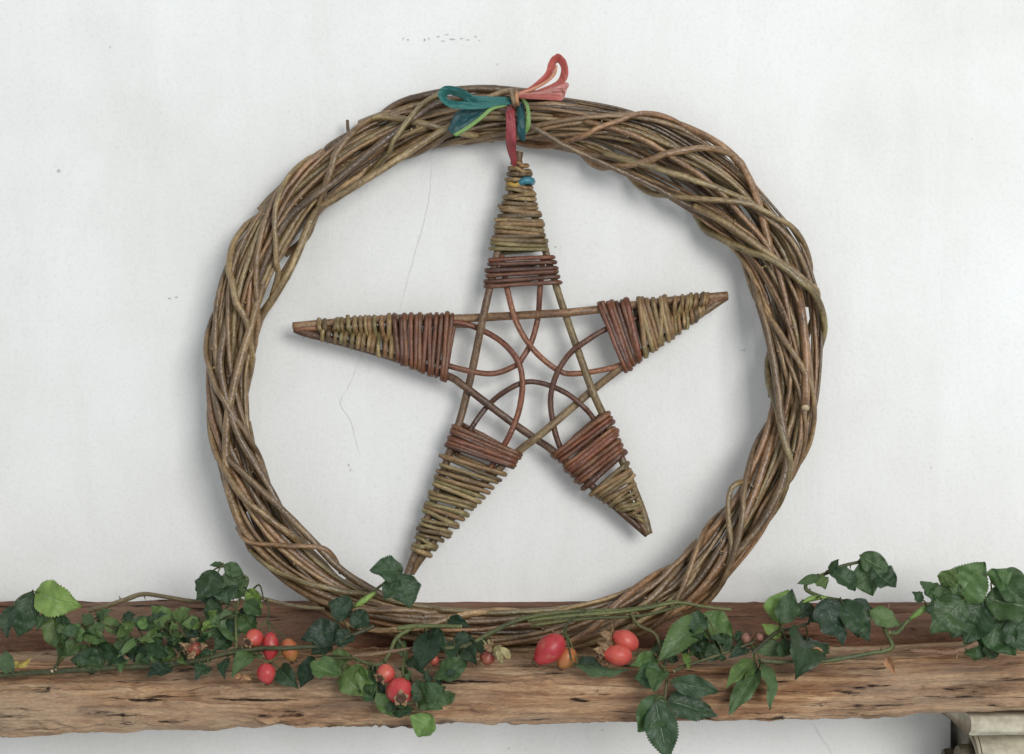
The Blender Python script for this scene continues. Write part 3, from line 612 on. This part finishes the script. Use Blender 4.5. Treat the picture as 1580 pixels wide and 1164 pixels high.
        for q in range(nsep):
            g = q*2*math.pi/nsep+random.uniform(-.3, .3); u = X_*math.cos(g)+Y_*math.sin(g); sl = r*2*slen*random.uniform(.6, 1.3); V = []; F = []
            v_ = A.cross(u); cur = random.uniform(-.2, .9)
            for i in range(6):
                t = i/5; wv = r*.24*(1-t**1.6)+.0001; p = top+u*(r*.36+sl*t*.75)+A*(sl*t*(1-t)*1.3*cur+r*.05+sl*t*.25)
                V += [p-v_*wv, p+A*wv*.5, p+v_*wv]
                if i: F += [(3*i-3, 3*i-2, 3*i+1, 3*i), (3*i-2, 3*i-1, 3*i+2, 3*i+1)]
            mesh('sepal', V, F, sep, h)
        if stalk:
            q = [P(x[0], x[1], x[2] if len(x) > 2 else d) for x in stalk]+[C-A*L*.49]
            tube('hip_stalk', catmull(q, 7), .00055, M_green, s.o, 6)
        return h
# --- far left tangle
s1 = Sprig('long green briar stem at far left with crowded small leaves and one big pale leaf', [[(-12, 1043, -.102), (75, 1037, -.103), (170, 1031, -.103), (240, 1027, -.102), (300, 1020, -.101), (350, 1009, -.1), (400, 1001, -.1), (450, 1000, -.1), (505, 995, -.098), (540, 982, -.095), (576, 967, -.092)]], rad=.0015)
s1.stem([(80, 1036), (100, 1012), (125, 990), (135, 965), (155, 965)], .0009); s1.stem([(48, 914, -.078), (70, 938, -.08), (95, 980, -.084), (86, 1034)], .0008)
s1.stem([(160, 1030), (205, 1000, -.088), (250, 970, -.085), (265, 958, -.085), (310, 955, -.085)], .0008); s1.stem([(150, 990, -.085), (152, 960, -.082), (148, 945, -.08)], .0008)
for a_ in [(52, 913, 126, 936, 50, 'l', 12), (50, 915, 27, 984, 38, 'k', -20), (18, 935, 10, 984, 24, 'k', 10), (76, 944, 56, 974, 18, 'm', 30), (80, 941, 93, 1006, 30, 'm'), (88, 950, 112, 975, 20, 'd'),
           (124, 984, 92, 1018, 22, 'm'), (114, 964, 126, 992, 18, 'l', 30), (163, 1021, 108, 1018, 32, 'd'), (184, 976, 157, 950, 20, 'm'), (248, 967, 194, 957, 23, 'm'), (262, 963, 233, 935, 28, 'm'),
           (215, 984, 181, 1015, 11, 'l'), (249, 972, 216, 992, 17, 'm'), (253, 967, 278, 992, 21, 'm'), (312, 967, 275, 962, 28, 'm'), (252, 1004, 247, 1030, 28, 'm'), (265, 1027, 228, 1042, 24, 'k'),
           (322, 1028, 302, 1046, 24, 'd'), (-4, 1012, 23, 1040, 26, 'm'), (130, 975, 165, 990, 22, 'm'), (140, 990, 178, 1000, 20, 'd'), (150, 1000, 196, 1020, 26, 'k'), (180, 985, 214, 1008, 24, 'd'),
           (195, 1000, 230, 1024, 24, 'k'), (225, 995, 262, 1012, 24, 'd'), (205, 960, 180, 985, 16, 'm'), (100, 960, 100, 992, 22, 'd'), (270, 985, 300, 1012, 22, 'k'), (230, 1010, 205, 1034, 20, 'd'), (150, 958, 172, 940, 16, 'm'), (120, 1000, 150, 1012, 18, 'd'),
           (268, 955, 296, 940, 20, 'm'), (280, 1010, 320, 1020, 22, 'd'), (170, 968, 196, 972, 18, 'm'), (215, 955, 226, 972, 14, 'l'), (140, 1012, 118, 1030, 18, 'm')]:
    s1.leaf(*a_[:6], roll=a_[6] if len(a_) > 6 else None)
for _ in range(46):                                      # the crowded small leaves of the tangle
    bx, by = random.uniform(85, 325), random.uniform(950, 1026); an = random.uniform(0, 6.28); ln2 = random.uniform(17, 32)
    s1.leaf(bx, by, bx+ln2*math.cos(an), min(1040, by+ln2*.7*math.sin(an)), ln2*random.uniform(.5, .75), random.choice('kdddmmml'), roll=random.uniform(-60, 60), d=-.088 if by < 1010 else None, stalk=random.random() < .5)
for _ in range(7):
    bx, by = random.uniform(100, 300), random.uniform(965, 1020)
    s1.stem([(bx, by), (bx+random.uniform(12, 25), by+random.uniform(-14, 8)), (bx+random.uniform(30, 50), by+random.uniform(-26, 10))], .0006)
s1.hip(300, 1001, 24, 24, (-.6, .3), M_hipdry, -.1, None, M_sepal, .4, 6, .7)
# --- grey twig and upper left cluster with three hips
s2 = Sprig('briar sprig with drooping leaf tuft and a cluster of four red hips', [[(138, 942, -.055), (162, 936, -.058), (195, 925, -.06), (222, 917, -.062), (260, 922, -.064), (300, 928, -.068), (335, 926, -.072), (375, 918, -.076), (410, 925, -.078), (450, 934, -.078), (500, 940, -.08)]], mat_=M_twig, rad=.0013)
s2.stem([(160, 937, -.058), (161, 950, -.058)], .0009, M_twig); s2.stem([(375, 918, -.077), (383, 895, -.079), (372, 886, -.08), (345, 874, -.08)], .0006); s2.stem([(385, 915, -.078), (400, 903, -.08), (407, 925, -.082)], .0005)
s2.stem([(365, 1000, -.096), (364, 960, -.09), (366, 935, -.085), (380, 900, -.08)], .0008); s2.stem([(412, 925, -.08), (415, 945, -.086), (412, 957, -.09)], .0007)
for a_ in [(344, 872, 376, 886, 20, 'm'), (345, 872, 323, 873, 10, 'd'), (337, 882, 303, 926, 34, 'k'), (320, 890, 302, 912, 20, 'd'), (380, 893, 334, 918, 42, 'm'), (350, 905, 352, 935, 36, 'd'), (381, 911, 405, 938, 24, 'l'), (342, 957, 317, 960, 17, 'l'), (347, 940, 363, 994, 30, 'm'), (366, 945, 397, 963, 28, 'k'), (340, 932, 313, 948, 24, 'k'),
           (330, 930, 308, 905, 22, 'k'), (399, 1008, 358, 1042, 30, 'm'), (350, 1015, 345, 1045, 18, 'd'), (355, 985, 330, 1005, 24, 'd'), (372, 950, 398, 985, 26, 'd'), (325, 965, 350, 985, 22, 'd'), (380, 930, 405, 950, 22, 'm'), (340, 960, 372, 975, 24, 'k'), (430, 1030, 460, 1062, 28, 'd'), (320, 940, 338, 965, 20, 'm')]:
    s2.leaf(*a_[:6], roll=a_[6] if len(a_) > 6 else None)
s2.hip(392, 985, 30, 29, (-.5, .3), M_hipcor, -.096, [(412, 957, -.09), (402, 968, -.093)], face=.62, slen=.22)
s2.hip(417, 998, 45, 26, (0, 1), M_hipred, -.0945, [(412, 957, -.09), (415, 968, -.093)], slen=.2)
s2.hip(447, 1003, 36, 27, (.3, 1), M_hiporg, -.095, [(412, 957, -.09), (430, 975, -.093)], slen=.35)
s2.hip(411, 1039, 32, 29, (.1, .5), M_hipred, -.112, [(430, 1010, -.104), (422, 1018, -.108)], face=-.2, slen=.2)
# --- dark leaves in front of lower left rods
s4 = Sprig('dark leaved briar tip standing up against the star point', [[(505, 975, -.088), (530, 950, -.088), (552, 930, -.087), (585, 906, -.086), (612, 886, -.085)]], rad=.0009)
s4.stem([(548, 936, -.089), (560, 928, -.089), (580, 914, -.088)], .0015, M_lime, 'stipule', False)
for a_ in [(621, 879, 571, 880, 36, 'd'), (619, 886, 633, 938, 44, 'd'), (612, 893, 592, 926, 24, 'd'), (541, 947, 507, 929, 36, 'k'), (541, 947, 570, 966, 28, 'k'), (526, 972, 466, 985, 38, 'k'), (510, 985, 480, 1010, 30, 'k'), (540, 975, 520, 1000, 26, 'k')]: s4.leaf(*a_[:6], d=-.088)
# --- two hips hanging over the edge, bright leaves
s5 = Sprig('briar sprig with two plump hips and bright leaves hanging over the shelf edge', [[(640, 966, -.09), (612, 985, -.094), (600, 1010, -.1), (585, 1026, -.106), (560, 1022, -.104), (545, 1015, -.1)]], rad=.0012)
s5.stem([(612, 985, -.094), (625, 1005, -.099), (622, 1040, -.112), (640, 1080, -.116), (648, 1104, -.116)], .0009); s5.stem([(545, 1012, -.1), (575, 1010, -.1), (600, 1006, -.1), (640, 1000, -.098)], .001, M_twig)
for a_ in [(482, 1025, 528, 1042, 32, 'l'), (506, 1022, 543, 1012, 26, 'm'), (527, 1031, 562, 1074, 36, 'm'), (545, 1035, 575, 1055, 26, 'l'), (481, 1016, 464, 1063, 24, 'k'), (617, 987, 629, 1022, 14, 'm'), (625, 1018, 657, 1041, 16, 'd'), (648, 1070, 686, 1060, 28, 'd'), (671, 1086, 704, 1070, 20, 'm'), (645, 1079, 683, 1094, 24, 'd'),
           (668, 1105, 644, 1137, 36, 'l'), (581, 1069, 607, 1106, 20, 'm'), (604, 1098, 642, 1096, 18, 'd'), (569, 1034, 576, 1073, 20, 'm'), (575, 1040, 590, 1090, 22, 'k'), (650, 1050, 640, 1085, 22, 'k'), (560, 1050, 575, 1085, 16, 'd')]: s5.leaf(*a_[:6])
for _ in range(12):
    bx, by = random.uniform(560, 690), random.uniform(1030, 1085); an = random.uniform(0, 6.28); ln2 = random.uniform(16, 28)
    s5.leaf(bx, by, bx+ln2*math.cos(an), by+ln2*math.sin(an), ln2*.62, random.choice('kkddm'), roll=random.uniform(-60, 60), stalk=False)
s5.hip(595, 1040, 30, 30, (-.5, .3), M_hipcor, -.113, [(592, 1018, -.106)], face=.6, slen=.25)
s5.hip(617, 1067, 44, 42, (.15, .3), M_hipred, -.118, [(605, 1030, -.11)], face=.75, slen=.22)
# --- long thorny stem along the foot of the wreath
s6 = Sprig('long thorny green stem along the foot of the wreath bearing red and orange hips', [[(668, 1003, -.093), (720, 997, -.093), (755, 978, -.091), (800, 957, -.09), (850, 947, -.089), (905, 943, -.088), (965, 941, -.087), (1045, 928, -.086)]], rad=.0014)
s6.stem([(815, 958, -.089), (880, 950, -.089), (950, 945, -.089), (1000, 938, -.088), (1045, 930, -.087), (1085, 936, -.085), (1128, 941, -.083)], .0011); s6.stem([(613, 970, -.091), (650, 966, -.092), (712, 967, -.093)], .0014); s6.stem([(870, 972, -.092), (880, 958, -.09), (905, 940, -.089)], .0008)
s6.stem([(820, 965, -.088), (900, 955, -.088), (990, 950, -.087), (1060, 932, -.086)], .0011)
for a_ in [(664, 978, 649, 1034, 36, 'k'), (656, 974, 690, 1000, 28, 'k'), (718, 1020, 669, 1047, 30, 'd'), (692, 956, 724, 966, 18, 'k'), (690, 990, 700, 1025, 28, 'k'), (720, 995, 735, 1025, 28, 'k'), (700, 985, 735, 990, 22, 'k'), (740, 985, 745, 1010, 20, 'k')]: s6.leaf(*a_[:6])
s6.hip(670, 1019, 16, 14, (0, 1), M_hipcor, -.1, None, slen=.2)
s6.hip(752, 1015, 22, 24, (.3, -.5), M_hipdry, -.103, None, M_palesep, .3, 6, .9)
s6.hip(848, 1002, 57, 41, (-.62, .6), M_hipred, -.1, [(873, 966, -.09)], slen=.15)
s6.hip(874, 1015, 36, 30, (-.55, .8), M_hiporg, -.098, [(872, 966, -.09), (874, 985, -.094)], slen=.12)
s6.hip(965, 989, 44, 33, (-.85, -.45), M_hipcor, -.098, None, M_sepal, 0, 7, .75)
s6.hip(953, 1011, 46, 33, (-1, -.1), M_hipcor, -.104, [(985, 1008, -.1)], M_sepal, .1, 7, .8)
for a_ in [(945, 985, 925, 976, 12), (948, 992, 928, 992, 10), (935, 1008, 915, 1002, 12), (936, 1014, 918, 1018, 10), (940, 1004, 922, 990, 8), (938, 1018, 940, 1028, 8)]: s6.leaf(*a_, 'm', stalk=False, d=-.1, m=M_sepal)
for a_ in [(772, 998, 788, 1018, 10), (768, 1002, 776, 1026, 9), (760, 1004, 775, 996, 7)]: s6.leaf(*a_, 'm', stalk=False, d=-.104, m=M_palesep)
for a_ in [(758, 1005, 745, 995, 9), (752, 1004, 762, 990, 8), (748, 1018, 738, 1026, 9)]: s6.leaf(*a_, 'm', stalk=False, d=-.105, m=M_sepal)
for a_ in [(292, 1000, 278, 992, 10), (296, 996, 306, 984, 9), (300, 1006, 290, 1018, 9), (306, 1000, 320, 996, 9)]: s1.leaf(*a_, 'm', stalk=False, d=-.102, m=M_sepal)
s6.leaf(884, 1024, 972, 1034, 20, 'd', roll=55, fold=.8, d=-.102)
s6.leaf(890, 1018, 930, 1030, 18, 'k', d=-.1)
# --- big hanging leaves
s7 = Sprig('briar sprig whose long dark leaves hang below the shelf edge', [[(972, 945, -.088), (985, 965, -.092), (1012, 980, -.095), (1022, 1015, -.1), (1028, 1046, -.112), (1026, 1078, -.1155)]], rad=.001)
s7.stem([(1040, 1036, -.108), (1062, 1026, -.104), (1090, 1017, -.1), (1140, 1000, -.096), (1165, 990, -.094)], .0009, M_green); s7.stem([(1024, 1030, -.106), (1032, 1012, -.102), (1050, 1005, -.1)], .0008)
for a_ in [(1084, 957, 1016, 1020, 40, 'm', 10), (1078, 955, 1132, 986, 46, 'm', -10), (1090, 952, 1052, 975, 28, 'd'), (1012, 1015, 974, 1028, 25, 'm'), (1022, 1040, 978, 1046, 34, 'd'), (1016, 1030, 1010, 1066, 30, 'd'), (1024, 1074, 984, 1130, 44, 'd'), (1012, 1080, 1031, 1174, 44, 'd', 5), (1034, 1052, 1109, 1067, 30, 'd'), (1029, 1081, 1108, 1104, 38, 'd'),
           (1056, 1000, 1062, 1034, 12, 'l'), (1060, 990, 1100, 1005, 30, 'k'), (1070, 1000, 1120, 1015, 26, 'k'), (1100, 985, 1135, 1005, 26, 'k'), (1010, 995, 1035, 1020, 24, 'd'), (1050, 975, 1080, 1005, 26, 'k')]: s7.leaf(*a_[:6], roll=a_[6] if len(a_) > 6 else None)
for _ in range(12):
    bx, by = random.uniform(1040, 1140), random.uniform(985, 1022); an = random.uniform(0, 6.28); ln2 = random.uniform(16, 30)
    s7.leaf(bx, by, bx+ln2*math.cos(an), by+ln2*.6*math.sin(an), ln2*.6, random.choice('kkkd'), roll=random.uniform(-60, 60), stalk=False, d=-.09)
# --- pointed leaves right of centre
s8 = Sprig('briar sprig with narrow folded leaves and a half pale, half dark leaf', [[(1160, 1010, -.098), (1172, 998, -.096), (1200, 975, -.09), (1222, 970, -.088), (1248, 962, -.086)]], rad=.001)
s8.stem([(1175, 1020, -.104), (1205, 1022, -.103), (1240, 1020, -.102), (1268, 1020, -.1)], .001)
for a_ in [(1161, 1016, 1121, 1062, 22, 'm', 30), (1171, 1031, 1124, 1102, 28, 'm', 25), (1172, 1016, 1190, 1094, 24, 'm', -35), (1213, 1001, 1157, 1001, 22, 'm'), (1246, 983, 1228, 1047, 60, 'k', 0), (1207, 983, 1175, 963, 18, 'l'), (1253, 935, 1229, 952, 26, 'k'), (1220, 990, 1200, 1015, 22, 'd'), (1150, 995, 1125, 1015, 20, 'k'), (1165, 1022, 1150, 1050, 14, 'm')]:
    s8.leaf(*a_[:6], roll=a_[6] if len(a_) > 6 else None, stalk=a_[0] != 1161)
s8.leaf(1202, 963, 1216, 910, 48, 'l', roll=-12, fold=.85); s8.leaf(1208, 962, 1223, 909, 30, 'd', roll=-20, d=-.099)
M_husk = plain('hip_faded', (.16, .06, .045), (.34, .19, .14), 350, .65)
s8.hip(1150, 986, 15, 18, (.7, .1), M_husk, -.09, None, slen=.6); s8.hip(1172, 984, 12, 13, (-.6, .3), M_husk, -.089, None, slen=.5)
# --- arching sprig
s9 = Sprig('arching briar sprig rising against the wall with dangling dark leaflets', [[(1262, 1021, -.1), (1300, 1016, -.099), (1345, 1008, -.097), (1376, 1000, -.095), (1368, 978, -.09), (1358, 957, -.086), (1340, 945, -.084), (1300, 928, -.082), (1271, 922, -.08), (1248, 913, -.078), (1243, 904, -.077), (1252, 894, -.076), (1264, 889, -.075), (1282, 882, -.074), (1298, 874, -.074), (1328, 867, -.074)]], rad=.0012)
s9.stem([(1238, 930, -.083), (1252, 924, -.082), (1275, 922, -.081)], .0014, M_lime, 'stipule', False)
for a_ in [(1264, 889, 1230, 901, 13, 'm'), (1263, 890, 1274, 909, 20, 'm'), (1280, 883, 1294, 863, 13, 'd'), (1281, 881, 1320, 912, 28, 'd'), (1327, 868, 1347, 920, 36, 'd'), (1345, 876, 1383, 906, 36, 'd'), (1327, 857, 1376, 884, 30, 'm'), (1268, 926, 1303, 995, 50, 'k'), (1297, 926, 1342, 989, 38, 'k'), (1310, 930, 1350, 950, 30, 'k'), (1341, 943, 1389, 966, 28, 'm'), (1285, 935, 1250, 960, 26, 'k'), (1320, 945, 1325, 985, 26, 'd')]: s9.leaf(*a_[:6], d=-.078 if a_[1] < 900 else -.085)
tube('stem', catmull([P(1371, 932, -.08), P(1369, 944, -.081), P(1364, 956, -.082)], 5), [.0008]*11, [M_twig, M_cut], s9.o, 6)
# --- far right cluster
s10 = Sprig('large leafy briar cutting at far right with overlapping broad leaves', [[(1372, 976, -.09), (1384, 976, -.089), (1402, 957, -.088), (1438, 932, -.087), (1470, 924, -.086), (1518, 924, -.086), (1560, 915, -.085)]], rad=.0012)
s10.stem([(1404, 955, -.09), (1420, 944, -.09), (1438, 932, -.089)], .0016, M_lime, 'stipule', False); s10.stem([(1438, 932, -.087), (1455, 908, -.084), (1478, 890, -.082)], .0009)
for a_ in [(1452, 903, 1479, 879, 28, 'm'), (1456, 924, 1423, 906, 26, 'm'), (1424, 927, 1408, 914, 15, 'd'), (1440, 915, 1420, 898, 18, 'd'), (1474, 924, 1520, 867, 60, 'm'), (1529, 900, 1560, 880, 32, 'm'), (1550, 878, 1588, 905, 20, 'm'), (1488, 925, 1437, 976, 54, 'd'), (1516, 926, 1490, 994, 54, 'd'), (1502, 976, 1506, 1020, 46, 'd'), (1519, 924, 1604, 944, 62, 'd'),
           (1526, 958, 1567, 1012, 50, 'd'), (1556, 955, 1600, 1008, 46, 'd'), (1450, 930, 1430, 945, 26, 'd'), (1480, 900, 1455, 920, 30, 'd'), (1540, 890, 1580, 930, 40, 'd'), (1520, 990, 1540, 1015, 28, 'k'), (1490, 940, 1470, 985, 40, 'k')]: s10.leaf(*a_[:6], d=-.088)
# --- loose bits
tw = empty('bare_twig', 'short bare tan twig lying on the shelf below the far right leaves', 'twig')
tube('stem', catmull([P(1406, 1004, -.088), P(1440, 1006, -.09), (P(1468, 1007, -.092)), P(1508, 993, -.094)], 7), np.linspace(.0012, .0016, 22), [M_twig, M_cut], tw, 8, .12)
tube('side_spur', [P(1476, 1006, -.092), P(1476, 1011, -.093), P(1476, 1015, -.094)], [.0009, .0008, .0006], [M_twig, M_cut], tw, 6)
class Loose(Sprig):
    def __init__(s, name, label, cat): s.o = empty(name, label, cat); s.pts = []
Loose('dry_leaf', 'small curled brown dry leaf on the shelf right of centre', 'leaf').leaf(1369, 1016, 1381, 1041, 13, 'm', roll=20, d=-.098, fold=1.1, m=M_tan)
lp = Loose('fallen_petals', 'yellowed fallen petals on the shelf at far left', 'petals'); lp.leaf(28, 1028, 48, 1016, 9, 'm', roll=40, d=-.094, fold=1.0, m=M_yellow); lp.leaf(34, 1026, 14, 1024, 9, 'm', d=-.094, m=M_yellow)
for px, py in ((365, 1042), (378, 1045), (1262, 1003)):
    Loose('dry_leaf', {365: 'tiny tan dry leaf scrap beneath the hip cluster, the left one', 378: 'tiny tan dry leaf scrap beneath the hip cluster, the right one', 1262: 'tiny orange dry leaf scrap below the half pale, half dark leaf'}[px], 'leaf').leaf(px-9, py-1, px+9, py+4, 9, 'm', d=-.106 if px < 1000 else -.097, m=M_tan)
print('objects', len(bpy.data.objects))
